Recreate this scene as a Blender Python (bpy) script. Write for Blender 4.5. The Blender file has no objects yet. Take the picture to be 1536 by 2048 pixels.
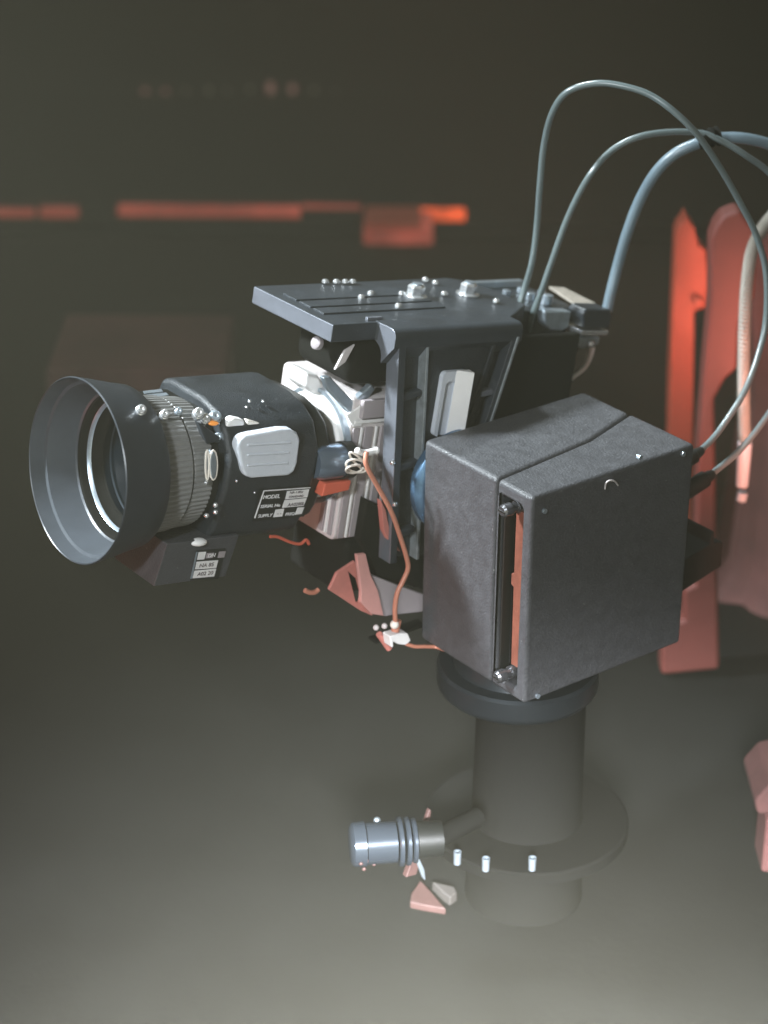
import bpy, bmesh, math, random
from mathutils import Vector, Matrix, Euler
random.seed(4)
sc = bpy.context.scene
COL = sc.collection
PI = math.pi

# ------------------------------------------------------------------ camera
F = 4500.0
CAM = Vector((-1.6856537, -2.1235862, 1.2088055))
ROT = Euler((1.1189649, -0.0090585, -0.6475989), 'XYZ')
cam = bpy.data.objects.new('camera', bpy.data.cameras.new('camera'))
COL.objects.link(cam)
cam.location = CAM
cam.rotation_euler = ROT
cam.data.sensor_fit = 'VERTICAL'
cam.data.sensor_height = 36
cam.data.sensor_width = 27
cam.data.lens = F * 36 / 2048
cam.data.clip_start = 0.05
cam.data.clip_end = 200
cam.data.dof.use_dof = True
cam.data.dof.focus_distance = 2.88
cam.data.dof.aperture_fstop = 2.5
sc.camera = cam

# ------------------------------------------------------------------ world, exposure, lamps
w = bpy.data.worlds.new('World'); sc.world = w; w.use_nodes = True
bg = w.node_tree.nodes['Background']
bg.inputs[0].default_value = (1.0, 0.965, 0.83, 1)
bg.inputs[1].default_value = 0.14
sc.view_settings.view_transform = 'Standard'
sc.view_settings.look = 'None'
sc.view_settings.gamma = 1
sc.view_settings.exposure = 0
sc.view_settings.use_curve_mapping = False

def area(name, loc, target, size, power, col, spread=180, sizey=None):
    l = bpy.data.lights.new(name, 'AREA'); l.energy = power; l.color = col
    l.size = size; l.spread = math.radians(spread)
    if sizey: l.shape = 'RECTANGLE'; l.size_y = sizey
    o = bpy.data.objects.new(name, l); COL.objects.link(o)
    o.location = loc
    o.rotation_euler = (Vector(target) - Vector(loc)).to_track_quat('-Z', 'Y').to_euler()
    return o
area('key_lamp', (-2.3, 1.5, 2.3), (-0.20, 0.08, 0.0), 0.35, 17, (0.86, 0.95, 1.0), 32)
area('front_lamp', (-2.6, -1.5, 1.6), (-0.3, 0.0, 0), 0.22, 4.6, (0.88, 0.95, 1.0), 40)
area('sheen_fill', (-1.72, -2.22, 0.62), (-0.80, -1.08, -0.72), 0.5, 235, (0.92, 0.95, 1.0), 46)  # added fill under the camera, for the page sheen that brightens downward
area('cable_rim_fill', (0.3, 1.7, 2.5), (0.45, 0.05, 0.45), 0.25, 4, (0.86, 0.96, 1.0), 34)  # added from above to put highlights on the cable arcs
area('red_lamp', (-1.2, 0.35, -0.62), (0.0, 0.05, -0.15), 0.3, .45, (1.0, 0.16, 0.08), 70)
area('red_wash', (0.35, -0.55, -0.20), (0.90, 0.55, -0.10), 0.3, .85, (1.0, 0.36, 0.26), 30)  # added warm fill aimed at the red posts

# ------------------------------------------------------------------ frames
class Frame:
    def __init__(s, o, u, v, w_):
        s.o = Vector(o); s.a = [Vector(u), Vector(v), Vector(w_)]
        m = Matrix((s.a[0], s.a[1], s.a[2])).transposed()
        s.rot = m; s.m = Matrix.Translation(s.o) @ m.to_4x4()
    def loc(s, p):
        d = Vector(p) - s.o
        return Vector([d.dot(k) for k in s.a])
RC = ROT.to_matrix()
def at(px, py, ax, val, fr):
    """where the sight line through a point of the photograph meets the plane axis=val of a frame"""
    d = RC @ Vector(((px - 768) / F, -(py - 1024) / F, -1))
    o = fr.loc(CAM); dd = Vector([d.dot(k) for k in fr.a])
    return o + dd * ((val - o[ax]) / dd[ax])
WF = Frame((0, 0, 0), (1, 0, 0), (0, 1, 0), (0, 0, 1))
t = math.radians(10)
HF = Frame((.08, 0, -.06), (math.cos(t), 0, -math.sin(t)), (0, 1, 0), (math.sin(t), 0, math.cos(t)))
yw = ROT.z
BF = Frame((0, 0, 0), (math.cos(yw), math.sin(yw), 0), (-math.sin(yw), math.cos(yw), 0), (0, 0, 1))
FLOOR = -0.72
HAZE = .030

# ------------------------------------------------------------------ materials
def mat(name, col, rough=.5, metal=0, bump=0, bscale=400, var=0, vscale=12, spec=.5, emit=None, es=0, rvar=0, coat=0, specks=0):
    m = bpy.data.materials.new(name); m.use_nodes = True
    nt = m.node_tree; N = nt.nodes; L = nt.links
    b = N['Principled BSDF']
    b.inputs['Base Color'].default_value = (*col, 1)
    b.inputs['Roughness'].default_value = rough
    b.inputs['Metallic'].default_value = metal
    b.inputs['Specular IOR Level'].default_value = spec
    b.inputs['Coat Weight'].default_value = coat
    tc = N.new('ShaderNodeTexCoord')
    if var or rvar:
        n = N.new('ShaderNodeTexNoise'); n.inputs['Scale'].default_value = vscale; n.inputs['Detail'].default_value = 9
        n.inputs['Roughness'].default_value = .7
        L.new(tc.outputs['Object'], n.inputs['Vector'])
        if var:
            r = N.new('ShaderNodeMapRange'); r.inputs[1].default_value = .3; r.inputs[2].default_value = .7
            r.inputs[3].default_value = 1 - var; r.inputs[4].default_value = 1 + var
            mx = N.new('ShaderNodeMix'); mx.data_type = 'RGBA'; mx.blend_type = 'MULTIPLY'; mx.inputs[0].default_value = 1
            mx.inputs[6].default_value = (*col, 1)
            L.new(n.outputs['Fac'], r.inputs[0]); L.new(r.outputs[0], mx.inputs[7]); L.new(mx.outputs[2], b.inputs['Base Color'])
        if rvar:
            r = N.new('ShaderNodeMapRange'); r.inputs[1].default_value = .3; r.inputs[2].default_value = .7
            r.inputs[3].default_value = max(.05, rough - rvar); r.inputs[4].default_value = min(1, rough + rvar)
            L.new(n.outputs['Fac'], r.inputs[0]); L.new(r.outputs[0], b.inputs['Roughness'])
    if bump:
        n = N.new('ShaderNodeTexNoise'); n.inputs['Scale'].default_value = bscale; n.inputs['Detail'].default_value = 3
        L.new(tc.outputs['Object'], n.inputs['Vector'])
        bp = N.new('ShaderNodeBump'); bp.inputs['Strength'].default_value = bump; bp.inputs['Distance'].default_value = .001
        L.new(n.outputs['Fac'], bp.inputs['Height']); L.new(bp.outputs[0], b.inputs['Normal'])
    if specks:
        n = N.new('ShaderNodeTexNoise'); n.inputs['Scale'].default_value = specks; n.inputs['Detail'].default_value = 2
        L.new(tc.outputs['Object'], n.inputs['Vector'])
        r = N.new('ShaderNodeMapRange'); r.inputs[1].default_value = .735; r.inputs[2].default_value = .79; L.new(n.outputs['Fac'], r.inputs[0])
        mx2 = N.new('ShaderNodeMix'); mx2.data_type = 'RGBA'
        L.new(r.outputs[0], mx2.inputs[0]); mx2.inputs[7].default_value = (.22, .22, .21, 1)
        if b.inputs['Base Color'].is_linked: L.new(b.inputs['Base Color'].links[0].from_socket, mx2.inputs[6])
        else: mx2.inputs[6].default_value = (*col, 1)
        L.new(mx2.outputs[2], b.inputs['Base Color'])
    if emit:
        b.inputs['Emission Color'].default_value = (*emit, 1); b.inputs['Emission Strength'].default_value = es
    return m
def uneven(m, sc_):
    nt = m.node_tree; b = nt.nodes['Principled BSDF']; tc = nt.nodes.new('ShaderNodeTexCoord'); n = nt.nodes.new('ShaderNodeTexNoise')
    n.inputs['Scale'].default_value = sc_; n.inputs['Detail'].default_value = 4
    k = nt.nodes.new('ShaderNodeMapRange'); k.inputs[1].default_value = .32; k.inputs[2].default_value = .68
    e = b.inputs['Emission Strength'].default_value; k.inputs[3].default_value = e * .35; k.inputs[4].default_value = e * 1.35
    nt.links.new(tc.outputs['Object'], n.inputs['Vector']); nt.links.new(n.outputs['Fac'], k.inputs[0]); nt.links.new(k.outputs[0], b.inputs['Emission Strength'])
    return m
M = dict(
    floor=mat('studio_floor', (.011, .011, .0105), .9, spec=.05, bump=.5, bscale=60, var=.2, vscale=5, rvar=.08),
    boxpaint=mat('textured_dark_paint', (.056, .057, .062), .46, bump=1.0, bscale=330, var=.2, vscale=70, rvar=.12, spec=.45, specks=210),
    crackle=mat('black_crackle', (.018, .022, .026), .40, specks=230, bump=1.0, bscale=520, var=.25, vscale=30, rvar=.1),
    anod=mat('anodised_plate', (.030, .036, .043), .36, specks=200, bump=.4, bscale=500, var=.2, vscale=25, rvar=.1),
    edge=mat('pale_lit_grey', (.15, .16, .185), .34, metal=.3, bump=.15, bscale=300, var=.15, vscale=30),  # also lightens the bracket end faces that look towards the key
    black=mat('black_plastic', (.010, .011, .010), .42, bump=.2, bscale=500, var=.2, vscale=30),
    matte=mat('dull_black', (.008, .008, .007), .9, bump=.3, bscale=300, spec=.1),
    gloss=mat('gloss_black', (.015, .018, .022), .16, rvar=.05, vscale=30),
    satin=mat('satin_black', (.026, .031, .037), .34, bump=.12, bscale=500, var=.15, vscale=20),
    hood=mat('hood_lining', (.055, .063, .073), .40, bump=.15, bscale=250, var=.15, vscale=20),
    knurl=mat('knurled_rubber', (.20, .20, .195), .34, var=.15, vscale=40),
    glass=mat('lens_glass', (.002, .004, .006), .05),
    grey=mat('pale_grey_plastic', (.60, .63, .68), .48, bump=.1, bscale=300, var=.06, vscale=20),
    white=mat('white_enamel', (.80, .78, .76), .35, var=.06, vscale=14),
    pale=mat('pale_warm_grey', (.60, .55, .54), .45, var=.1, vscale=14),
    stripe=mat('body_grey_stripe', (.34, .30, .31), .5),
    chrome=mat('bright_steel', (.88, .90, .92), .24, metal=.85, var=.08, vscale=60),
    steel=mat('brushed_steel', (.45, .52, .58), .3, metal=.75, var=.2, vscale=40),
    blue=mat('blue_hub', (.10, .19, .30), .25, metal=.55, var=.1, vscale=20),
    cable=mat('pale_blue_cable', (.14, .18, .185), .30, spec=1.0, bump=.08, bscale=80, var=.12, vscale=8),
    cablethick=mat('grey_blue_cable', (.155, .215, .255), .36, spec=.9, var=.15, vscale=8),
    hose=mat('ribbed_hose', (.34, .32, .28), .4, var=.15, vscale=30),
    orange=mat('orange_wire', (.48, .19, .125), .45, var=.08, vscale=10),
    ivory=mat('ivory_wire', (.80, .74, .66), .45),
    copper=mat('rusty_strip', (.17, .055, .035), .5, bump=.3, bscale=200, var=.3, vscale=40),
    red=mat('red_paint', (.58, .11, .06), .55, var=.12, vscale=4),
    dullred=mat('faded_red_paint', (.15, .036, .028), .6, var=.2, vscale=3),
    maroon=mat('maroon_cloth', (.09, .036, .033), .85, bump=.4, bscale=80, var=.4, vscale=5),
    label=mat('white_label', (.78, .76, .75), .5, var=.05, vscale=60),
    ink=mat('label_ink', (.12, .10, .11), .6),
    pinklabel=mat('pink_label', (.72, .56, .56), .5),
    glowred=mat('red_edge_glow', (.10, .02, .02), .5, emit=(1, .17, .11), es=.27),
    gloworange=mat('orange_edge_glow', (.10, .02, .01), .5, emit=(1, .12, .03), es=1.0),
    glowpink=mat('faint_pilot_lamp', (.1, .05, .05), .5, emit=(1, .5, .42), es=.15),
    led=mat('amber_lamp', (.5, .2, .05), .4, emit=(1, .35, .05), es=.5),
    chromeedge=mat('rim_glint_metal', (.42, .46, .48), .3, metal=.6, var=.3, vscale=60),  # bright rim highlights put into the metal colour
    grille=mat('warm_grille', (.36, .32, .27), .5, bump=.8, bscale=300, var=.3, vscale=120),
    cloth=mat('dark_red_cloth', (.13, .05, .046), .8, bump=.4, bscale=80, var=.35, vscale=6),
    discm=mat('dark_turned_metal', (.022, .027, .032), .36, metal=.5),
    dimpink=mat('dull_pink_metal', (.075, .040, .036), .5, var=.2, vscale=30),
    dimgrey=mat('dull_grey_metal', (.060, .054, .050), .5),
    lowbarrel=mat('dark_barrel', (.07, .085, .105), .22, metal=.6),
    pedestal=mat('dull_pedestal_black', (.0085, .0085, .008), .9, bump=.3, bscale=300, spec=.05),
    screwm=mat('dark_screw_metal', (.16, .16, .17), .25, metal=.8),
    dimlamp=mat('dim_pilot_lamp', (.05, .05, .04), .5, emit=(.8, .75, .5), es=.075),
    dimgrey2=mat('small_grey_block', (.22, .23, .24), .35),
    pinkcast=mat('pink_lit_casting', (.60, .30, .27), .5, var=.1, vscale=20),  # pink from the red light, put into the base colour
    barrel=mat('blue_black_metal', (.22, .28, .36), .26, metal=.7),
    gusset=mat('red_lit_casting', (.50, .18, .15), .5, bump=.2, bscale=300, var=.15, vscale=20),  # red light on the metal, put into the base colour
)

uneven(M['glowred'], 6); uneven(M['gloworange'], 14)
# ------------------------------------------------------------------ mesh helpers
def bm_new(): return bmesh.new()
def add_box(bm, a, b):
    lo = [min(a[i], b[i]) for i in range(3)]; hi = [max(a[i], b[i]) for i in range(3)]
    vs = [bm.verts.new((x, y, z)) for x in (lo[0], hi[0]) for y in (lo[1], hi[1]) for z in (lo[2], hi[2])]
    for f in ((0, 1, 3, 2), (4, 6, 7, 5), (0, 4, 5, 1), (2, 3, 7, 6), (0, 2, 6, 4), (1, 5, 7, 3)):
        bm.faces.new([vs[i] for i in f])
    return bm
def add_prism(bm, poly, ax, a, b, sh=(0, 0)):
    """poly: 2-D points on the two other axes (in order); extruded along ax from a to b"""
    oth = [i for i in range(3) if i != ax]
    def P(p, k, s):
        c = [0, 0, 0]; c[ax] = k; c[oth[0]] = p[0] + sh[0] * s; c[oth[1]] = p[1] + sh[1] * s
        return bm.verts.new(c)
    A = [P(p, a, 0) for p in poly]; B = [P(p, b, 1) for p in poly]
    bm.faces.new(A); bm.faces.new(B[::-1]); n = len(poly)
    for i in range(n): bm.faces.new((A[i], B[i], B[(i + 1) % n], A[(i + 1) % n]))
    return bm
def basis(d):
    d = Vector(d).normalized(); h = Vector((0, 0, 1)) if abs(d.z) < .9 else Vector((1, 0, 0))
    a = d.cross(h).normalized(); return d, a, d.cross(a).normalized()
def add_rev(bm, prof, c, ax=(1, 0, 0), n=64, teeth=None):
    """prof: (along, radius); closed solids start and end with radius 0"""
    d, a, b = basis(ax); c = Vector(c); rings = []
    for (u, r) in prof:
        if r <= 1e-6: rings.append([bm.verts.new(c + d * u)])
        else:
            ring = []
            for k in range(n):
                rr = r
                if teeth and teeth[0] <= u <= teeth[1]: rr = r - (teeth[2] if (k // 2) % 2 else 0)
                g = 2 * PI * k / n
                ring.append(bm.verts.new(c + d * u + (a * math.cos(g) + b * math.sin(g)) * rr))
            rings.append(ring)
    for A, B in zip(rings[:-1], rings[1:]):
        if len(A) == 1 and len(B) == 1: continue
        for k in range(n):
            if len(A) == 1: bm.faces.new((A[0], B[k], B[(k + 1) % n]))
            elif len(B) == 1: bm.faces.new((A[k], A[(k + 1) % n], B[0]))
            else: bm.faces.new((A[k], A[(k + 1) % n], B[(k + 1) % n], B[k]))
    return bm
def add_cyl(bm, a, b, r, n=24, r2=None):
    a = Vector(a); b = Vector(b); L = (b - a).length
    return add_rev(bm, [(0, 0), (0, r), (L, r if r2 is None else r2), (L, 0)], a, b - a, n)
def add_ball(bm, c, r, n=16, sq=(1, 1, 1)):
    g = bmesh.ops.create_uvsphere(bm, u_segments=n, v_segments=n // 2 + 1, radius=r)
    for v in g['verts']: v.co = Vector((v.co.x * sq[0], v.co.y * sq[1], v.co.z * sq[2])) + Vector(c)
    return bm
def spline(pts, step=10):
    P = [Vector(p) for p in pts]; P = [2 * P[0] - P[1]] + P + [2 * P[-1] - P[-2]]; out = []
    for i in range(1, len(P) - 2):
        for k in range(step):
            s = k / step; a, b, c, d = P[i - 1:i + 3]
            out.append(.5 * ((2 * b) + (c - a) * s + (2 * a - 5 * b + 4 * c - d) * s * s + (3 * b - a - 3 * c + d) * s ** 3))
    out.append(P[-2]); return out
def add_tube(bm, pts, r, n=14, rf=None):
    T = []
    for i in range(len(pts)):
        T.append((pts[min(i + 1, len(pts) - 1)] - pts[max(i - 1, 0)]).normalized())
    _, a, b = basis(T[0]); prev = T[0]; rings = []
    for i, p in enumerate(pts):
        q = prev.rotation_difference(T[i]); a = q @ a; b = q @ b; prev = T[i]
        rr = rf(i) if rf else r
        rings.append([bm.verts.new(p + (a * math.cos(2 * PI * k / n) + b * math.sin(2 * PI * k / n)) * rr) for k in range(n)])
    for A, B in zip(rings[:-1], rings[1:]):
        for k in range(n): bm.faces.new((A[k], A[(k + 1) % n], B[(k + 1) % n], B[k]))
    bm.faces.new(rings[0][::-1]); bm.faces.new(rings[-1]); return bm

# ------------------------------------------------------------------ object helpers
def thing(name, label, cat, fr=WF, base=(0, 0, 0), group=None):
    o = bpy.data.objects.new(name, None); COL.objects.link(o)
    o.empty_display_size = .02
    o.matrix_world = fr.m @ Matrix.Translation(Vector(base))
    o['label'] = label; o['category'] = cat
    if group: o['group'] = group
    BASE[o.name] = Vector(base)
    return o
BASE = {}
def finish(me, bev, ang=35):
    bm = bmesh.new(); bm.from_mesh(me)
    bmesh.ops.recalc_face_normals(bm, faces=bm.faces[:])
    bm.to_mesh(me); bm.free()
    for p in me.polygons: p.use_smooth = True
    me.set_sharp_from_angle(angle=math.radians(ang))
def part(name, bm, m, parent=None, bev=0, label=None, bseg=2, ang=35):
    base = Vector((0, 0, 0))
    if parent is not None:
        base = BASE[parent.name]
    me = bpy.data.meshes.new(name); bm.to_mesh(me); bm.free()
    me.transform(Matrix.Translation(-base))
    me.materials.append(m if not isinstance(m, str) else M[m])
    o = bpy.data.objects.new(name, me); COL.objects.link(o)
    finish(me, bev, ang)
    if parent is not None: o.parent = parent
    BASE[o.name] = base
    if bev:
        k = o.modifiers.new('bevel', 'BEVEL'); k.width = bev; k.segments = bseg; k.limit_method = 'ANGLE'
        k.angle_limit = math.radians(30); k.harden_normals = True
    if label: o['label'] = label
    return o
def solo(name, bm, m, label, cat, base, fr=WF, bev=0, group=None):
    """a thing that is one mesh, origin at its base"""
    me = bpy.data.meshes.new(name); bm.to_mesh(me); bm.free()
    me.transform(Matrix.Translation(-Vector(base))); me.materials.append(M[m])
    o = bpy.data.objects.new(name, me); COL.objects.link(o); finish(me, bev)
    o.matrix_world = fr.m @ Matrix.Translation(Vector(base))
    if bev:
        k = o.modifiers.new('bevel', 'BEVEL'); k.width = bev; k.segments = 2; k.limit_method = 'ANGLE'; k.harden_normals = True
    if label: o['label'] = label; o['category'] = cat
    if group: o['group'] = group
    BASE[o.name] = Vector(base)
    return o
def cut(o, bmc):
    me = bpy.data.meshes.new('cutter'); 
    bmesh.ops.recalc_face_normals(bmc, faces=bmc.faces[:]); bmc.to_mesh(me); bmc.free()
    me.transform(Matrix.Translation(-BASE[o.name]))
    c = bpy.data.objects.new('cutter', me); COL.objects.link(c); c.parent = o.parent
    mods = [(k.width, k.segments) for k in o.modifiers]; o.modifiers.clear()
    k = o.modifiers.new('b', 'BOOLEAN'); k.operation = 'DIFFERENCE'; k.object = c; k.solver = 'EXACT'
    bpy.context.view_layer.update()
    dg = bpy.context.evaluated_depsgraph_get()
    nm = bpy.data.meshes.new_from_object(o.evaluated_get(dg)); o.modifiers.clear(); o.data = nm
    for p in nm.polygons: p.use_smooth = True
    nm.set_sharp_from_angle(angle=math.radians(35))
    bpy.data.objects.remove(c)
    for wd, sg in mods:
        k = o.modifiers.new('bevel', 'BEVEL'); k.width = wd; k.segments = sg; k.limit_method = 'ANGLE'
        k.angle_limit = math.radians(30); k.harden_normals = True
def text_bm(s, size, o, ex, ey, depth=.0004):
    """letters laid on the plane through o spanned by ex (reading direction) and ey"""
    cu = bpy.data.curves.new('t', 'FONT'); cu.body = s; cu.size = size; cu.extrude = depth
    ob = bpy.data.objects.new('t', cu); COL.objects.link(ob)
    bpy.context.view_layer.update()
    me = bpy.data.meshes.new_from_object(ob.evaluated_get(bpy.context.evaluated_depsgraph_get()))
    bpy.data.objects.remove(ob)
    ex = Vector(ex).normalized(); ey = Vector(ey).normalized(); n = ex.cross(ey)
    bm = bmesh.new(); bm.from_mesh(me)
    for v in bm.verts: v.co = Vector(o) + ex * v.co.x + ey * v.co.y + n * v.co.z
    return bm
def quad_slab(bm, pts, n, th):
    """thin slab on four corners, thickened along n"""
    n = Vector(n).normalized() * th
    A = [bm.verts.new(Vector(p)) for p in pts]; B = [bm.verts.new(Vector(p) + n) for p in pts]
    bm.faces.new(A); bm.faces.new(B[::-1]); k = len(pts)
    for i in range(k): bm.faces.new((A[i], B[i], B[(i + 1) % k], A[(i + 1) % k]))
    return bm
def lerp(a, b, s): return Vector(a) * (1 - s) + Vector(b) * s
def rrect(x0, x1, y0, y1, r, n=4):
    out = []
    for cx, cy, a0 in ((x1 - r, y1 - r, 0), (x0 + r, y1 - r, 90), (x0 + r, y0 + r, 180), (x1 - r, y0 + r, 270)):
        for k in range(n + 1):
            a = math.radians(a0 + 90 * k / n); out.append((cx + r * math.cos(a), cy + r * math.sin(a)))
    return out

# =================================================================== SETTING
bm = bm_new(); add_box(bm, (-14, -14, FLOOR - .1), (22, 22, FLOOR))
fl = solo('floor', bm, 'floor', None, None, (0, 0, FLOOR)); fl['kind'] = 'structure'

# low riser far behind, with its red lit top edge put in as glowing strips
def bg_x(px, py, d): return at(px, py, 1, d, BF)
D1 = 2.9
zt = bg_x(200, 414, D1).z; zb = bg_x(200, 437, D1).z
bm = bm_new(); add_box(bm, (-2.2, D1 + .01, FLOOR), (3.2, D1 + 1.2, zb - .004))
ris = solo('stage_riser', bm, 'floor', 'long low dark stage riser under the glowing red strips far behind', 'stage riser', (0, D1, FLOOR), BF)
def strip(x0, x1, y0, y1, m, label, d=D1, th=.03):
    a = bg_x(x0, y0, d); b = bg_x(x1, y1, d)
    bm = bm_new(); add_box(bm, (a.x, d, b.z), (b.x, d + th, a.z))
    return solo('edge_glow', bm, m, label, 'painted edge glow', ((a.x + b.x) / 2, d, b.z), BF, bev=.004, group='glowing strips standing for the red lit riser edge')
strip(-60, 68, 420, 436, 'glowred', 'shortest dim red glowing strip cut by the left edge of the picture')
strip(78, 156, 417, 437, 'glowred', 'short dull red glowing strip between the left edge and the long strip')
strip(234, 600, 413, 437, 'glowred', 'long dull red glowing strip on the far riser')
strip(603, 722, 413, 420, 'glowred', 'thin faint red glowing strip continuing the long one')
strip(778, 930, 421, 443, 'gloworange', 'bright orange glowing strip above the red box')
a = bg_x(727, 450, D1 - .2); b = bg_x(866, 492, D1 - .2)
t_ = thing('red_case', 'dull red case behind the bright orange glowing strip', 'case', BF, ((a.x + b.x) / 2, D1 - .05, b.z))
bm = bm_new(); add_box(bm, (a.x, D1 - .20, b.z), (b.x, D1 - .03, lerp(a, b, .35).z)); part('lid', bm, 'glowred', t_, .006)  # lid glows: the red light on it is emission
bm = bm_new(); add_box(bm, (a.x + .004, D1 - .19, lerp(a, b, .34).z), (b.x - .03, D1 - .04, a.z)); part('body', bm, 'red', t_, .006)
bm = bm_new(); a = bg_x(90, 738, 1.62); b = bg_x(452, 800, 1.62)
add_box(bm, (a.x, 1.62, FLOOR), (b.x, 1.95, a.z)); solo('platform', bm, 'maroon', 'low dark maroon platform behind the lens hood', 'platform', (0, 1.62, FLOOR), BF, bev=.01)
# row of faint pilot lamps
k = 0
for x, yy, hgt in ((290, 186, 20), (331, 186, 18), (372, 182, 12), (418, 180, 14), (455, 180, 10), (500, 178, 12), (541, 176, 24), (585, 178, 20), (628, 180, 12), (672, 182, 8)):
    p = bg_x(x, yy, 4.3); r = hgt * .0009
    bm = bm_new(); add_ball(bm, p, r * .62, 12, (1, 1, 1.5))
    lab = ['first faint pink pilot lamp at the left end of the far row', 'second pink pilot lamp of the far row', 'dim pilot lamp third in the far row', 'dim pilot lamp fourth in the far row', 'very faint pilot lamp fifth in the far row', 'dim pilot lamp just left of the brightest one', 'tallest and brightest pink pilot lamp of the far row', 'bright pilot lamp just right of the tallest one', 'faint pilot lamp second from the right end', 'faintest pilot lamp at the right end of the row'][k]
    solo('pilot_lamp', bm, 'glowpink' if hgt >= 18 else 'dimlamp', lab, 'pilot lamp', (p.x, p.y, p.z - r), BF, group='pilot lamps in a row far behind'); k += 1

# red posts on the right
def post(polys, d, th, m, name, label, cat, pname):
    base = at(polys[0][1][-1][0], 1340, 1, d, BF)
    tt = thing(name, label, cat, BF, (base.x, d, FLOOR))
    for nm, poly, dz, mm in polys:
        pts = [at(x, y, 1, d + dz, BF) for x, y in poly]
        bm = bm_new(); add_prism(bm, [(p.x, p.z) for p in pts], 1, d + dz, d + dz + th); part(nm, bm, mm, tt, .008)
    return tt
post([('upright', [(1352, 470), (1358, 452), (1366, 446), (1373, 429), (1380, 445), (1390, 456), (1398, 492), (1412, 500), (1416, 560), (1412, 618), (1390, 622), (1388, 760), (1380, 1310), (1332, 1310), (1340, 760), (1346, 600)], 0, 'red'),
      ('knob', [(1388, 602), (1397, 596), (1408, 602), (1408, 614), (1397, 620), (1388, 614)], -.03, 'red')],
     .95, .05, 'red', 'wooden_post', 'bright orange red post with pointed top behind the control box', 'post', None)
post([('upright', [(1421, 480), (1430, 455), (1446, 432), (1480, 420), (1520, 470), (1510, 600), (1482, 640), (1476, 740), (1452, 760), (1430, 800), (1440, 1340), (1322, 1352), (1322, 1255), (1368, 1240), (1368, 1180), (1390, 1170), (1396, 900), (1408, 740), (1420, 600)], 0, 'dullred')],
     .62, .05, 'dullred', 'wooden_post', 'wide dull red post with spread foot nearer the right edge', 'post', None)
# draped maroon shape at the right edge
c = at(1562, 1250, 1, 1.0, BF)
def zz(y): return at(1562, y, 1, 1.0, BF).z
prof = [(FLOOR, .16), (zz(1100), .12), (zz(800), .10), (zz(600), .115), (zz(500), .115), (zz(470), .100), (zz(440), .080), (zz(420), .074), (zz(380), .080), (zz(330), .085), (zz(270), .078), (zz(225), .056), (zz(202), .026), (zz(196), .0)]
bm = bm_new(); n = 72; rings = []
for i, (z, r) in enumerate(prof):
    if r == 0: rings.append([bm.verts.new((c.x, c.y, z))]); continue
    rings.append([bm.verts.new((c.x + r * (1 + .07 * math.sin(9 * a_ + i * .25) + .04 * math.sin(17 * a_ + i)) * math.cos(a_), c.y + r * (1 + .07 * math.sin(9 * a_ + i * .25)) * math.sin(a_), z)) for a_ in [2 * PI * q / n for q in range(n)]])
for A, B in zip(rings[:-1], rings[1:]):
    for q in range(n):
        if len(B) == 1: bm.faces.new((A[q], A[(q + 1) % n], B[0]))
        else: bm.faces.new((A[q], A[(q + 1) % n], B[(q + 1) % n], B[q]))
solo('draped_cloth', bm, 'cloth', 'blurred maroon cloth draped in folds over a stand at the right edge', 'cloth', (c.x, c.y, FLOOR), BF)
p = at(1550, 1738, 1, .05, BF)
tt = thing('red_crate', 'small pinkish red crate cut off by the lower right edge', 'crate', BF, (p.x, .05, FLOOR))
a = at(1516, 1640, 1, .05, BF); b = at(1620, 1738, 1, .05, BF)
bm = bm_new(); add_box(bm, (a.x + .012, .05, FLOOR), (b.x, .12, a.z)); part('body', bm, 'cloth', tt, .006)
a2 = at(1512, 1568, 1, .06, BF)
bm = bm_new(); add_prism(bm, [(a.x, a.z + .002), (b.x, a.z + .002), (b.x, a2.z + .02), (a2.x + .02, a2.z), (a2.x, a2.z - .03)], 1, .06, .18); part('cover', bm, 'maroon', tt, .006)

# thin haze added to stand in for the page sheen over everything
hm = bpy.data.materials.new('veil_haze'); hm.use_nodes = True
N = hm.node_tree.nodes; N.remove(N['Principled BSDF']); pv = N.new('ShaderNodeVolumePrincipled')
pv.inputs['Color'].default_value = (.95, .90, .66, 1); pv.inputs['Density'].default_value = HAZE; pv.inputs['Anisotropy'].default_value = 0
hm.node_tree.links.new(pv.outputs[0], N['Material Output'].inputs['Volume'])
M['haze'] = hm
bm = bm_new(); add_box(bm, (-13, -13, FLOOR - 1.1), (21, 21, 2.9)); hzb = solo('haze', bm, 'haze', 'thin pale haze added for the sheen veil over the whole view', 'haze', (0, 0, FLOOR)); hzb['kind'] = 'stuff'

# =================================================================== PAN AND TILT HEAD
pth = thing('pan_tilt_head', 'dark square control box on a turning column carrying the camera bracket', 'camera head', WF, (.125, -.095, FLOOR))
Wd, Dp, Hh = .2208, .2817, .3
s0 = -.1525; s1 = -.1300; s2 = -.0950
# main housing and its cover, parted by a slanting seam
bm = bm_new(); add_prism(bm, [(0, 0), (Dp, 0), (Dp, s2 + .0008), (.175, s1 + .0008), (0, s0 + .0008)], 2, -Hh, 0)
part('housing', bm, 'boxpaint', pth, .007, bseg=3)
bm = bm_new(); add_prism(bm, [(0, s0 - .0008), (.175, s1 - .0008), (Dp, s2 - .0008), (Dp, -Wd), (0, -Wd)], 2, -Hh, 0)
cover = part('cover', bm, 'boxpaint', pth, .006, bseg=3)
bmc = bm_new(); add_prism(bmc, rrect(-.2015, -.1600, -.283, -.020, .006), 0, -.02, .030)
cut(cover, bmc)
bm = bm_new(); add_prism(bm, [(.006, s0 - .003), (.006, s0 + .003), (Dp - .006, s2 + .003), (Dp - .006, s2 - .003)], 2, -Hh + .006, -.006); part('seam_gasket', bm, 'matte', pth)
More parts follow.
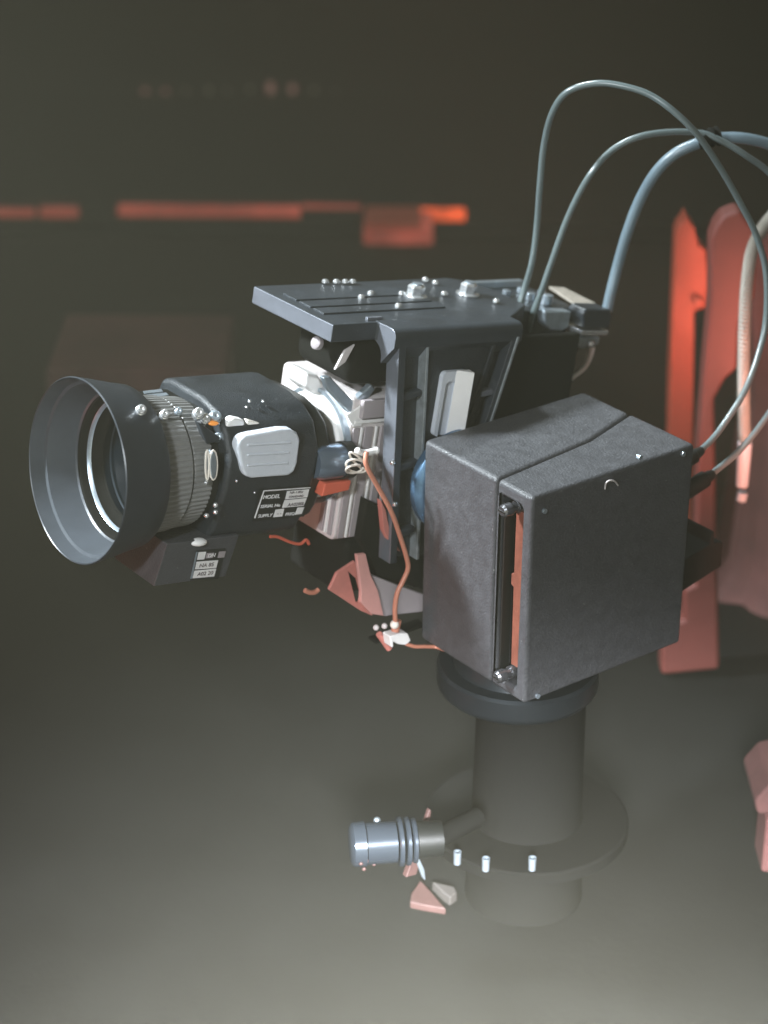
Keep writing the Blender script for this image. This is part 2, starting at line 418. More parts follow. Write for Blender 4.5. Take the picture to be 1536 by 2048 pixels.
# slot contents
bm = bm_new(); add_box(bm, (.0245, -.2005, -.282), (.0295, -.161, -.021)); part('slot_channel', bm, 'matte', pth)
bm = bm_new(); add_prism(bm, [(-.196, -.036), (-.177, -.036), (-.177, -.128), (-.172, -.130), (-.172, -.146), (-.177, -.148), (-.178, -.262), (-.196, -.262), (-.196, -.156), (-.1995, -.150), (-.1995, -.140), (-.196, -.135)], 0, .012, .024); part('sliding_strip', bm, 'copper', pth, .001)
bm = bm_new(); add_box(bm, (.004, -.1655, -.275), (.02, -.1625, -.03)); part('guide_rail', bm, 'black', pth, .0008)
for z in (-.030, -.272):
    bm = bm_new(); add_rev(bm, [(-.020, 0), (-.020, .006), (-.017, .0085), (-.006, .0088), (-.004, .0065), (.004, .0065), (.004, .0088), (.022, .0088), (.022, 0)], (.004, -.181, z), (1, 0, 0), 28)
    s = part('clamp_screw', bm, 'screwm', pth)
    bm = bm_new(); add_box(bm, (-.0168, -.1875, z - .001), (-.0155, -.1745, z + .001)); part('screw_slot', bm, 'black', s)
# hook on the dark side
hk = spline([at(1210, 978, 1, -Wd - .001, WF), at(1212, 966, 1, -Wd - .004, WF), at(1220, 961, 1, -Wd - .006, WF), at(1230, 963, 1, -Wd - .005, WF), at(1236, 971, 1, -Wd - .001, WF)], 6)
bm = bm_new(); add_tube(bm, hk, .0011, 8); part('wire_hook', bm, 'pale', pth)
for x, y in ((1089, 1022), (1366, 908), (1075, 1392), (1280, 915)):
    q = at(x, y, 1, -Wd - .001, WF); bm = bm_new(); add_cyl(bm, q + Vector((0, .004, 0)), q + Vector((0, -.002, 0)), .0034, 12); part('screw', bm, 'steel', pth)
# hub disc between box and bracket
hub = at(908, 960, 1, .015, WF)
bm = bm_new(); add_rev(bm, [(0, 0), (0, .058), (.004, .067), (.010, .072), (.019, .072), (.021, .064), (.030, .064), (.030, 0)], (hub.x, -.0003, hub.z), (0, 1, 0), 96); part('tilt_hub', bm, 'blue', pth)
# pan disc, column, flange
cx, cy = .125, -.095
bm = bm_new(); add_rev(bm, [(0, 0), (0, .106), (.002, .108), (.006, .111), (.011, .112), (.034, .112), (.038, .108), (.038, .09), (.06, .082), (.06, 0)], (cx - .024, cy + .004, -Hh - .066), (0, 0, 1), 96)
for v in bm.verts: pass
part('pan_disc', bm, 'discm', pth)
bm = bm_new(); add_rev(bm, [(0, 0), (0, .080), (.01, .078), (.21, .076), (.215, .072), (-Hh - .0665 + .585, .072), (-Hh - .0665 + .585, 0)], (cx, cy, -.585), (0, 0, 1), 96); part('column', bm, 'pedestal', pth)
zf = FLOOR
bm = bm_new(); add_rev(bm, [(0, 0), (0, .085), (.10, .080), (.112, .140), (.115, .146), (.130, .146), (.1325, .143), (.1345, 0)], (cx, cy, zf + .0002), (0, 0, 1), 96); part('base_flange', bm, 'pedestal', pth)
for (x, y) in ((915, 1703), (1065, 1715), (972, 1716)):
    q = at(x, y, 2, zf + .154, WF)
    bm = bm_new(); add_rev(bm, [(-.020, 0), (-.020, .0050), (-.001, .0056), (0, .0056), (.0, .0042), (-.008, .0040), (-.008, 0)], q, (0, 0, 1), 20); part('socket_bolt', bm, 'steel', pth)

# connectors on the far end of the box
def plug(px, py, y, n, name, ln=.03, r=.011, dirv=(1, .0, .25)):
    q = at(px, py, 1, y, WF); d = Vector(dirv).normalized()
    bm = bm_new(); add_rev(bm, [(-ln, 0), (-ln, r), (-.012, r), (-.010, r * .75), (0, r * .6), (.004, r * .5), (.004, 0)], q, d, 20)
    return part(name, bm, 'black', pth), q
plug(1400, 903, -.16, 0, 'cable_gland', .045)
plug(1422, 950, -.17, 0, 'cable_gland', .06, .012)
bm = bm_new(); q = at(1405, 1128, 1, -.19, WF)
add_prism(bm, [(Dp - .002, q.z - .030), (q.x + .028, q.z - .008), (q.x + .028, q.z + .030), (q.x + .010, q.z + .034), (q.x + .009, q.z + .052), (q.x + .004, q.z + .052), (q.x + .002, q.z + .034), (Dp - .002, q.z + .020)], 1, -.20, -.12); part('rear_socket', bm, 'matte', pth, .003)

# =================================================================== CAMERA BRACKET (head frame)
br = thing('camera_bracket', 'heavy black L shaped bracket with ribbed face bolted over the camera', 'bracket', HF, (-.02, .05, -.14))
W0 = .1876; TH = .024
bm = bm_new()
add_prism(bm, [(-.215, .248), (-.213, .069), (-.1406, .069), (-.134, .060), (.083, .060), (.155, .110), (.158, .185), (.14, .235), (.12, .248)], 2, W0 - TH, W0)
tp_ = part('top_plate', bm, 'anod', br, .002)
# raised bands leaving dark grooves
for v0, v1 in ((.112, .136), (.142, .168), (.174, .205)):
    bm = bm_new(); add_box(bm, (-.197, v0, W0 - .001), (.01, v1, W0 + .0022)); part('raised_band', bm, 'anod', br, .001)
bm = bm_new(); add_box(bm, (-.150, .078, W0 - .001), (-.125, .084, W0 + .004)); part('stop_block', bm, 'edge', br, .001)
# bend: L profile extruded along the axis
ro, ri = .012, .022
prof = [(.03, W0 - .024), (.03, W0 - ro)]
for k in range(1, 7):
    a_ = PI - PI / 2 * k / 6; prof.append((.03 + ro + ro * math.cos(a_), W0 - ro + .0006 + ro * math.sin(a_)))
prof += [(.098, W0 + .0006), (.098, W0 - TH - .001)]
for k in range(0, 7):
    a_ = PI / 2 + PI / 2 * k / 6; prof.append((.054 + ri + ri * math.cos(a_), W0 - TH - .001 - ri + ri * math.sin(a_)))
prof += [(.054, W0 - .052)]
bm = bm_new(); add_prism(bm, prof, 0, -.1385, .0835); bd_ = part('bend', bm, 'anod', br, .0015)
def key_lit_ends(o, m='edge', lim=-.85):  # faces turned to the key get a lighter colour
    o.data.materials.append(M[m])
    for p in o.data.polygons:
        if p.normal.x < lim: p.material_index = len(o.data.materials) - 1
# side plate
def uw(y): return (W0 - y)
L0, L1 = -.1335, -.087; R0, R1 = .0800, .0150; WB = -.145
def lx(w_, off=0): return L0 + (L1 - L0) * (W0 - w_) / (W0 - WB) + off
def rx(w_, off=0): return R0 + (R1 - R0) * (W0 - w_) / (W0 - WB) - off
WT = W0 - .014
bm = bm_new(); add_prism(bm, [(lx(WT, .001), WT), (rx(WT, .001), WT), (rx(WB + .03, .001), WB + .03), (rx(WB, .012), WB + .001), (lx(WB, .012), WB + .001), (lx(WB + .03, .001), WB + .03)], 1, .047, .0535)
part('side_plate', bm, 'crackle', br, .001)
# outer rims
def bar(w0, w1, f, o0, o1, v0, v1, name, m='edge', bev=.0012):
    bm = bm_new(); add_prism(bm, [(f(w1, o0), w1), (f(w1, o1), w1), (f(w0, o1), w0), (f(w0, o0), w0)], 1, v0, v1); return part(name, bm, m, br, bev)
key_lit_ends(tp_); key_lit_ends(bd_)
key_lit_ends(bar(WB, W0 - .013, lx, 0, .012, .0298, .056, 'left_flange', 'anod'))
bar(WB + .05, W0 - .013, rx, 0, .010, .0298, .056, 'right_flange', 'anod')
bar(WB, W0 - .02, lx, .0475, .0520, .031, .048, 'inner_rib', 'chromeedge', .0008)
bar(WB + .01, W0 - .02, rx, .030, .037, .035, .048, 'inner_rib', 'crackle')
bar(WB + .05, W0 - .018, rx, -.0005, .0035, .0275, .0296, 'right_edge', 'chromeedge', .0006)  # thin bar added for the bright rim line
# central panel between the ribs
bm = bm_new(); add_prism(bm, [(lx(W0 - .005, .053), W0 - .005), (rx(W0 - .005, .038), W0 - .005), (rx(WB, .038), WB + .002), (lx(WB, .053), WB + .002)], 1, .0375, .0475); part('centre_panel', bm, 'crackle', br, .001)
bm = bm_new(); add_prism(bm, [(lx(W0, .012), W0 - .012), (rx(W0, .010), W0 - .012), (rx(W0 - .03, .010), W0 - .024), (lx(W0 - .03, .012), W0 - .024)], 1, .0305, .0478); part('top_rim', bm, 'crackle', br, .001)
for wv in (.098, -.002, -.100):
    bm = bm_new(); add_prism(bm, [(lx(wv, .0115), wv), (lx(wv, .0465), wv + .004), (lx(wv, .0465), wv - .005), (lx(wv, .0115), wv - .012)], 1, .034, .048); part('web', bm, 'anod', br, .0025)
for wv in (.092, .0):
    bm = bm_new(); add_prism(bm, [(rx(wv, .0095), wv + .002), (rx(wv, .030), wv), (rx(wv, .030), wv - .008), (rx(wv, .0095), wv - .006)], 1, .034, .048); part('web', bm, 'edge', br, .0015)
# bright slotted tab
tab = rrect(-.047, -.002, .035, .126, .007)
bm = bm_new(); add_prism(bm, tab, 1, .0295, .0372)
tb = part('slotted_tab', bm, 'grey', br, .0015)
bmc = bm_new(); add_prism(bmc, rrect(-.040, -.022, .03, .112, .006), 1, .02, .034); cut(tb, bmc)
bm = bm_new(); add_prism(bm, [(-.026, .0292), (-.006, .014), (-.003, .0292)], 2, .030, .128); part('glint_wedge', bm, 'white', br, .001)  # white wedge shaped and tilted to catch the key
# bolts
def hexbolt(u, v, r, h, name='hex_bolt', m='chrome'):
    bm = bm_new(); add_rev(bm, [(0, 0), (0, r * 1.35), (.003, r * 1.35), (.003, 0)], (u, v, W0 + .0002), (0, 0, 1), 28)
    add_rev(bm, [(.0031, 0), (.0031, r), (h * .85, r), (h, r * .8), (h, 0)], (u, v, W0), (0, 0, 1), 6)
    o = part(name, bm, m, br, .001)
    bm = bm_new(); add_cyl(bm, (u, v, W0 + h - .001), (u, v, W0 + h + .002), r * .55, 16); part('bolt_core', bm, 'steel', o)
for x, y in ((830, 594), (935, 590)):
    q = at(x, y, 2, W0, HF); hexbolt(q.x, q.y, .0125, .018)
for x, y in ((796, 616), (741, 591), (722, 599), (992, 607), (888, 592), (803, 592), (870, 570), (650, 568), (672, 568), (690, 568), (705, 568), (850, 564)):
    q = at(x, y, 2, W0, HF); bm = bm_new(); add_rev(bm, [(0, 0), (0, .0052), (.003, .0048), (.0045, .003), (.0045, 0)], (q.x, q.y, W0 + .0022), (0, 0, 1), 18); part('cap_screw', bm, 'chrome', br)
# small screws on the flange
for x, y in ((785, 925), (790, 1008)):
    q = at(x, y, 1, .029, HF); bm = bm_new(); add_ball(bm, q, .004, 12); part('rim_screw', bm, 'chrome', br)

# =================================================================== TELEVISION CAMERA (head frame)
AV, AW = .15, -.014
tv = thing('television_camera', 'pale grey and black television camera hung under the bracket plate', 'camera', HF, (.02, AV, -.12))
bm = bm_new(); add_prism(bm, rrect(.0805, .245, -.125, .080, .010), 0, -.150, .235); part('body', bm, 'pale', tv, .003)
for v0, v1, m in ((.086, .093, 'stripe'), (.098, .101, 'white'), (.104, .114, 'stripe')):
    bm = bm_new(); add_box(bm, (-.1535, v0, -.118), (-.1495, v1, -.028)); part('front_stripe', bm, m, tv, .001)
for u0, wd_, m in ((-.146, .010, 'stripe'), (-.133, .004, 'white'), (-.126, .014, 'stripe'), (-.108, .004, 'white'), (-.098, .012, 'stripe')):
    bm = bm_new(); add_box(bm, (u0, .0775, -.120), (u0 + wd_, .0806, .038)); part('side_stripe', bm, m, tv, .001)
bm = bm_new(); add_box(bm, (-.146, .0768, .044), (-.06, .0806, .049)); part('ridge', bm, 'white', tv, .001)
bm = bm_new(); add_box(bm, (-.140, .072, .052), (-.10, .0804, .078)); part('side_pad', bm, 'stripe', tv, .002)
bm = bm_new(); add_box(bm, (-.05, .066, -.01), (.23, .0795, .155)); part('side_cover', bm, 'matte', tv, .004)
# lens mount flange and its ring
bm = bm_new(); add_rev(bm, [(0, .050), (0, .068), (.003, .072), (.014, .074), (.014, .050)], (-.1645, AV, AW + .006), (1, 0, 0), 72); part('mount_flange', bm, 'white', tv, 0)
bm = bm_new(); add_rev(bm, [(0, .0745), (0, .080), (.008, .080), (.008, .0745), (0, .0745)], (-.1582, AV - .002, AW + .006), (1, 0, 0), 72); part('lock_ring', bm, 'steel', tv, 0)
# rear top deck and the viewfinder block under the plate
bm = bm_new(); add_prism(bm, rrect(-.165, -.02, .095, .160, .022, 6), 1, .085, .205); part('viewfinder_block', bm, 'matte', tv, .012, bseg=4)
q = at(688, 715, 1, .084, HF)
bm = bm_new(); add_prism(bm, [(q.x - .014, q.z - .016), (q.x + .002, q.z - .006), (q.x + .014, q.z + .018), (q.x - .002, q.z + .010)], 1, .0815, .0855); part('catch_light_plate', bm, 'pale', tv, .001)  # pale plate standing in for a white glint on the block
bm = bm_new(); q = at(634, 686, 1, .13, HF); add_rev(bm, [(-.004, 0), (-.004, .009), (.003, .009), (.005, .006), (.006, 0)], q, (-1, -.1, .25), 24); part('end_cap', bm, 'stripe', tv, .001)
# metal V shaped brace
V = [at(x, y, 1, .090, HF) for x, y in ((640, 752), (655, 750), (702, 800), (738, 765), (746, 775), (708, 826), (690, 822), (648, 775))]
bm = bm_new(); add_prism(bm, [(p.x, p.z) for p in V], 1, .083, .094); part('metal_brace', bm, 'steel', tv, .003)
V = [at(x, y, 1, .15, HF) for x, y in ((612, 745), (640, 752), (660, 795), (640, 800), (612, 775))]
bm = bm_new(); add_prism(bm, [(p.x, p.z) for p in V], 1, .15, .20); part('shoulder_casting', bm, 'white', tv, .006)
V = [at(x, y, 1, .082, HF) for x, y in ((690, 828), (716, 812), (728, 800), (720, 850), (704, 852))]
bm = bm_new(); add_prism(bm, [(p.x, p.z) for p in V], 1, .078, .0815); part('shoulder_plate', bm, 'white', tv, .001)
# rear deck seen beyond the bracket
bm = bm_new(); add_prism(bm, [(.10, .130), (.262, .130), (.275, .150), (.275, .235), (.262, .252), (.10, .252)], 2, .125, .172); part('rear_deck', bm, 'satin', tv, .003)
bm = bm_new(); add_box(bm, (.12, .235, .1722), (.262, .246, .182)); part('deck_rail', bm, 'steel', tv, .001)
Pq = [at(x, y, 2, .1765, HF) for x, y in ((1098, 572), (1128, 574), (1192, 606), (1180, 612), (1150, 606))]
bm = bm_new(); add_prism(bm, [(p.x, p.y) for p in Pq], 2, .1722, .1765); part('deck_grille', bm, 'grille', tv, .001)
for x, y, r in ((1012, 590, .006), (1060, 598, .007), (1040, 583, .005), (1082, 590, .006), (1092, 606, .009)):
    q = at(x, y, 2, .174, HF); bm = bm_new(); add_cyl(bm, (q.x, q.y, .1721), (q.x, q.y, .1721 + r * 1.6), r, 14); part('deck_screw', bm, 'steel', tv, .0008)
Pq = [at(x, y, 1, .112, HF) for x, y in ((1088, 622), (1142, 622), (1136, 655), (1122, 662), (1100, 660), (1090, 650))]
bm = bm_new(); add_prism(bm, [(p.x, p.z) for p in Pq], 1, .110, .129); part('rear_socket', bm, 'steel', tv, .003)
bm = bm_new(); add_box(bm, (.05, .115, -.05), (.262, .24, .1245)); part('rear_body', bm, 'matte', tv, .008)
bm = bm_new(); add_box(bm, (-.13, .075, -.205), (.10, .20, -.1255)); part('under_body', bm, 'matte', tv, .01)

# =================================================================== ZOOM LENS (head frame)
zl = thing('zoom_lens', 'long black zoom lens with wide flared hood on the television camera', 'lens', HF, (-.14, AV, AW))
def lrev(prof, m, name, n=96, parent=zl, teeth=None, bev=0, ang=35, label=None):
    bm = bm_new(); add_rev(bm, prof, (0, AV, AW), (1, 0, 0), n, teeth); return part(name, bm, m, parent, bev, ang=ang, label=label)
hd = lrev([(-.522, .1165), (-.5235, .1180), (-.522, .1192), (-.500, .1150), (-.470, .1085), (-.452, .1055), (-.449, .1035), (-.449, .094), (-.4488, .0890)], 'satin', 'hood', 128)
ins = lrev([(-.5225, .1166), (-.504, .1128), (-.5025, .1085), (-.466, .0985), (-.464, .0960)], 'hood', 'hood_lining', 128, hd)
lrev([(-.4638, .0962), (-.4630, .0930), (-.4540, .0890), (-.4500, .0885)], 'matte', 'inner_step', 128)
lrev([(-.4500, .0885), (-.4540, .0884), (-.4550, .0877), (-.4545, .0870), (-.4500, .0845)], 'steel', 'front_ring', 128)
lrev([(-.4500, .0845), (-.4440, .0835), (-.4380, .078), (-.4370, .060)], 'matte', 'inner_tube', 128)
lrev([(-.4455, 0), (-.4450, .02), (-.4435, .04), (-.4410, .058), (-.4380, .074), (-.436, .0)], 'glass', 'front_glass', 96)
lrev([(-.4485, .089), (-.4485, .0920), (-.4430, .0920), (-.4430, .089)], 'steel', 'clamp_band', 96)
lrev([(-.4425, .0845), (-.4425, .0885), (-.441, .0900), (-.406, .0885), (-.4045, .087), (-.4045, .06)], 'knurl', 'focus_ring', 300, zl, (-.442, -.405, .0020), ang=20)
lrev([(-.4040, .06), (-.4040, .0830), (-.4015, .0830), (-.4015, .06)], 'black', 'spacer_ring', 96)
lrev([(-.4010, .06), (-.4010, .0850), (-.4000, .0862), (-.372, .0845), (-.371, .083), (-.371, .06)], 'knurl', 'zoom_ring', 300, zl, (-.4005, -.3705, .0018), ang=20)
lrev([(-.3705, .05), (-.3705, .078), (-.358, .078), (-.358, .05)], 'black', 'iris_ring', 96)
lrev([(-.2, .05), (-.20, .064), (-.185, .061), (-.168, .056), (-.152, .055), (-.15, .05)], 'satin', 'rear_barrel', 96)
bm = bm_new()
for u0 in (-.186, -.174, -.162): add_rev(bm, [(u0, .052), (u0, .064 - (u0 + .186) * .2), (u0 + .005, .063 - (u0 + .186) * .2), (u0 + .005, .052)], (0, AV, AW), (1, 0, 0), 80)
part('rear_rings', bm, 'gloss', zl)
# drive housing: rounded prism hugging the barrel
def hprof():
    out = [(.062, .028), (.059, .018), (.059, -.006), (.0605, -.020), (.068, -.052), (.0745, -.080), (.085, -.100), (.10, -.108), (.20, -.108), (.235, -.09), (.241, -.05), (.241, .05), (.232, .072), (.21, .078), (.138, .078), (.105, .071), (.078, .056)]
    return out
bm = bm_new(); add_prism(bm, hprof(), 0, -.357, -.212); dh = part('drive_housing', bm, 'crackle', zl, .008, bseg=3)
bm = bm_new(); add_prism(bm, [(p[0] * .9 + .016, p[1] * .86) for p in hprof()], 0, -.212, -.186); part('housing_collar', bm, 'black', zl, .006)
# bright lit grip plate on the side
G = [at(x, y, 1, .0555, HF) for x, y in ((472, 892), (476, 878), (486, 870), (560, 857), (580, 857), (592, 864), (598, 878), (592, 925), (586, 942), (574, 950), (500, 955), (488, 951), (482, 940))]
bm = bm_new(); add_prism(bm, [(p.x, p.z) for p in G], 1, .0515, .068); gp = part('grip_plate', bm, 'grey', zl, .004, bseg=4)
for y0 in (887, 907, 928):
    a = at(496, y0 + 3, 1, .0512, HF); b = at(580 - (y0 - 887) * .15, y0 - 2, 1, .0512, HF)
    bm = bm_new(); add_cyl(bm, a, b, .0016, 10); add_ball(bm, a, .0016, 8); add_ball(bm, b, .0016, 8); part('grip_ridge', bm, 'grey', gp)
# name plate: on the undercut face
P0 = Vector((-.3, .0605, -.020)); P1 = Vector((-.3, .0745, -.080)); dn = (P1 - P0).normalized(); nrm = Vector((0, -1, 0)) - dn * Vector((0, -1, 0)).dot(dn); nrm.normalize()
def onp(px, py):
    d = RC @ Vector(((px - 768) / F, -(py - 1024) / F, -1)); o = HF.loc(CAM); dd = Vector([d.dot(k_) for k_ in HF.a])
    return o + dd * ((P0 - o).dot(nrm) / dd.dot(nrm)) + nrm * .0008
def lab(pts, m, name, parent, off=0, th=.0006, f=None):
    f = f or onp
    bm = bm_new(); quad_slab(bm, [f(*p_) + nrm * off for p_ in pts], nrm, th); return part(name, bm, m, parent)
pl = lab([(519, 978), (620, 970), (607, 1032), (504, 1042)], 'black', 'name_plate', zl, -.0002)
lab([(573, 981), (617, 977), (613, 993), (569, 997)], 'label', 'value_field', pl, .0006)
lab([(568, 999), (612, 995), (606, 1010), (563, 1014)], 'label', 'value_field', pl, .0006)
lab([(550, 1018), (567, 1016), (563, 1031), (545, 1033)], 'label', 'value_field', pl, .0006)
lab([(594, 1014), (607, 1013), (602, 1026), (588, 1028)], 'label', 'value_field', pl, .0006)
lab([(526, 979.5), (620, 973), (619, 974.8), (526, 981.3)], 'label', 'plate_border', pl, .0006)
lab([(526, 979.5), (527.5, 981), (509, 1036), (507, 1034)], 'label', 'plate_border', pl, .0006)
ex = (onp(600, 975) - onp(525, 981)).normalized(); ey = -dn
def writing(s, size, px, py, m, off, parent, f=None):
    o = (f or onp)(px, py) + nrm * off
    # slant like the printed plate
    bm = text_bm(s, size, o, ex, ey, .0003); part('lettering', bm, m, parent)
writing('MODEL', .0082, 524, 997, 'label', .0008, pl)
writing('SERIAL No', .0070, 519, 1015, 'label', .0008, pl)
writing('SUPPLY', .0070, 514, 1034, 'label', .0008, pl)
writing('FREQ', .0062, 569, 1030, 'label', .0008, pl)
writing('AA0280L', .0072, 573, 1011, 'ink', .0014, pl)
writing('HA-1.85x', .0056, 577, 986, 'ink', .0014, pl)
writing('STANDARD', .0046, 575, 994, 'ink', .0014, pl)
writing('-- -', .006, 551, 1028, 'ink', .0014, pl)
# focus drive box below with its own labels
Q = [at(x, y, 1, .075, HF) for x, y in ((334, 1088), (440, 1080))]
lx0, lx1 = Q[0].x, Q[1].x + .03; wt = Q[0].z; wb = wt - .066
bm = bm_new(); add_prism(bm, [(.075, wt), (.075 + .066 * .27, wb), (.19, wb), (.19, wt)], 0, lx0, lx1); fb = part('focus_drive_box', bm, 'boxpaint', zl, .0015)
P0b = Vector((0, .075, wt)); 
dn = Vector((0, .27, -1)).normalized(); nrm = (Vector((0, -1, 0)) - dn * Vector((0, -1, 0)).dot(dn)).normalized()
def onb(px, py):
    d = RC @ Vector(((px - 768) / F, -(py - 1024) / F, -1)); o = HF.loc(CAM); dd = Vector([d.dot(k_) for k_ in HF.a])
    return o + dd * ((P0b - o).dot(nrm) / dd.dot(nrm)) + nrm * .0006
ey = -dn
lab([(393, 1101), (450, 1096), (436, 1156), (380, 1160)], 'black', 'side_label', fb, 0, f=onb)
lab([(391, 1103), (394, 1102), (383, 1155), (379, 1156)], 'steel', 'label_edge', fb, .0008, f=onb)
for pts_, m in (([(396, 1103), (411, 1102), (407, 1117), (393, 1118)], 'label'), ([(392, 1122), (435, 1119), (431, 1134), (389, 1137)], 'label'), ([(388, 1140), (431, 1136), (427, 1151), (384, 1155)], 'label'), ([(437, 1102), (450, 1101), (447, 1113), (434, 1114)], 'stripe'), ([(412, 1105), (427, 1104), (424, 1114), (410, 1115)], 'stripe')):
    lab(pts_, m, 'value_field', fb, .0008, f=onb)
writing('NA 85', .0085, 396, 1133, 'ink', .0016, fb, onb)
writing('A02 20', .0085, 392, 1150, 'ink', .0016, fb, onb)
writing('DN', .008, 413, 1113, 'label', .0016, fb, onb)
q = at(397, 1084, 1, .078, HF); bm = bm_new(); add_ball(bm, q, .0105, 20, (1.2, .8, .5)); part('domed_knob', bm, 'white', fb)
# top box on the far side with a striped sticker
bm = bm_new(); add_prism(bm, rrect(.140, .225, .0, .062, .012), 0, -.438, -.245); tbx = part('control_box', bm, 'matte', zl, .008, bseg=3)
for pts_ in ([(286, 783), (322, 779), (326, 784), (290, 788)], [(293, 790), (332, 786), (337, 791), (299, 796)]):
    Pq = [at(x, y, 2, .0624, HF) for x, y in pts_]; bm = bm_new(); add_prism(bm, [(p.x, p.y) for p in Pq], 2, .0618, .0632); part('sticker', bm, 'steel', tbx)
for x, y, r, m, sq in ((283, 819, .0082, 'chrome', (1, 1, 1.1)), (330, 828, .0075, 'chrome', (1.3, .8, .8)), (358, 822, .006, 'steel', (1.3, .8, .8)), (398, 826, .0090, 'chrome', (1, .8, 1.1)), (411, 836, .0085, 'chrome', (1.1, .8, .8)), (436, 874, .007, 'steel', (1, 1, 1)), (431, 833, .010, 'steel', (1.6, .8, .6))):
    q = at(x, y, 1, .085, HF); bm = bm_new(); r *= .85; add_rev(bm, [(-r * 1.2, 0), (-r * 1.2, r), (-r * .1, r), (0, r * .86), (r * .5, r * .8), (r * .62, r * .66), (r * .62, r * .3), (r * .4, 0)], q, (-.35, -.8, .6), 22); part('control_knob', bm, m, zl, 0)
q = at(427, 846, 1, .083, HF); bm = bm_new(); add_ball(bm, q, .0055, 14, (1.4, .8, .6)); part('amber_lamp', bm, 'led', zl)
Pq = [at(x, y, 1, .088, HF) for x, y in ((440, 858), (452, 838), (462, 832), (482, 836), (484, 850), (470, 862), (444, 866))]
bm = bm_new(); add_prism(bm, [(p.x, p.z) for p in Pq], 1, .080, .094); part('lever', bm, 'white', zl, .003)
Pq = [at(x, y, 1, .088, HF) for x, y in ((488, 836), (514, 842), (520, 848), (488, 853))]
bm = bm_new(); add_prism(bm, [(p.x, p.z) for p in Pq], 1, .080, .090); part('lever', bm, 'ivory', zl, .002)
Pq = [at(x, y, 1, .083, HF) for x, y in ((394, 842), (436, 872), (444, 880), (412, 888))]
bm = bm_new(); add_prism(bm, [(p.x, p.z) for p in Pq], 1, .080, .092); part('index_arm', bm, 'satin', zl, .002)
# ladder shaped connector block and scattered screws
Pq = [at(x, y, 1, .13, HF) for x, y in ((494, 800), (526, 800), (534, 822), (524, 830), (498, 832), (488, 816))]
bm = bm_new(); add_prism(bm, [(p.x, p.z) for p in Pq], 1, .11, .14); part('connector_block', bm, 'black', zl, .003)
for x, y in ((499, 803), (526, 803), (493, 815), (531, 814), (514, 828), (551, 825), (570, 826), (522, 840)):
    q = at(x, y, 1, .105, HF); bm = bm_new(); add_ball(bm, q, .0024, 10); part('small_screw', bm, 'chrome', zl)
for x, y, r in ((413, 1031, .0035), (431, 1010, .0035), (431, 1024, .0035), (473, 962, .002), (509, 985, .0018), (412, 965, .0028)):
    q = at(x, y, 1, .0575, HF); bm = bm_new(); add_ball(bm, q, r, 10); part('small_screw', bm, 'chrome', zl)
# two oval clips between rings and housing
Pq = [at(426 + 6 * math.cos(g), 930 + 27 * math.sin(g), 1, .0575, HF) for g in [2 * PI * k / 24 for k in range(24)]]
bm = bm_new(); add_prism(bm, [(p.x, p.z) for p in Pq], 1, .056, .066); part('side_catch', bm, 'steel', zl, .001)
for x0, x1, m in ((411, 418, 'ivory'), (419, 434, 'ivory')):
    Pq = [at((x0 + x1) / 2 + (x1 - x0) / 2 * math.cos(g), 930 + 29 * math.sin(g), 1, .0585, HF) for g in [2 * PI * k / 20 for k in range(21)]]
    bm = bm_new(); add_tube(bm, Pq, .0015, 8); part('oval_clip', bm, m, zl)
# side connector barrel
c0 = at(636, 925, 1, .072, HF); c1 = at(700, 934, 1, .072, HF); c1.z = c0.z; c1.y = c0.y
ln = (c1 - c0).x
bm = bm_new(); add_rev(bm, [(-.01, 0), (-.01, .020), (0, .0235), (ln - .004, .0235), (ln, .0220), (ln, .0175), (ln - .012, .0165), (ln - .012, 0)], c0, (1, 0, 0), 48); cb = part('connector_barrel', bm, 'barrel', zl)
bm = bm_new(); add_rev(bm, [(ln - .02, .0242), (ln - .019, .0255), (ln - .004, .0255), (ln - .003, .0242), (ln - .02, .0242)], c0, (1, 0, 0), 48); part('barrel_ring', bm, 'black', cb)
bm = bm_new(); add_prism(bm, [(c0.x + .005, c0.z - .045), (c0.x + .05, c0.z - .04), (c0.x + .052, c0.z - .026), (c0.x + .008, c0.z - .026)], 1, c0.y - .012, c0.y + .012); part('red_tab', bm, 'red', cb, .002)

# gusset under the camera, with the red light put into its colours
gs = thing('gusset_bracket', 'flared red lit metal gusset with triangular hole beside the control box', 'bracket', HF, (-.13, .05, -.25))
def pr(pts_, d0, d1, m, name, hole=None):
    Pq = [at(x, y, 1, d0, HF) for x, y in pts_]; bm = bm_new(); add_prism(bm, [(p.x, p.z) for p in Pq], 1, d0, d1)
    o = part(name, bm, m, gs, .0012)
    if hole:
        Pq = [at(x, y, 1, d0, HF) for x, y in hole]; bmc = bm_new(); add_prism(bmc, [(p.x, p.z) for p in Pq], 1, d0 - .02, d1 + .02); cut(o, bmc)
pr([(658, 1180), (674, 1146), (710, 1122), (722, 1150), (746, 1232), (722, 1222)], .055, .060, 'gusset', 'left_wing', [(697, 1143), (714, 1158), (723, 1190), (718, 1206), (712, 1204)])
pr([(714, 1110), (732, 1108), (742, 1150), (756, 1180), (768, 1232), (742, 1228), (722, 1205), (723, 1180)], .045, .052, 'pinkcast', 'front_blade')
pr([(744, 1150), (800, 1172), (850, 1190), (856, 1222), (768, 1233), (758, 1190)], .050, .058, 'stripe', 'side_web')
pr([(762, 1000), (772, 1020), (782, 1070), (802, 1104), (786, 1098), (768, 1062)], .035, .045, 'gusset', 'curved_edge')
pr([(735, 1000), (790, 1030), (836, 1110), (850, 1180), (756, 1152), (722, 1080)], .062, .09, 'matte', 'back_web')
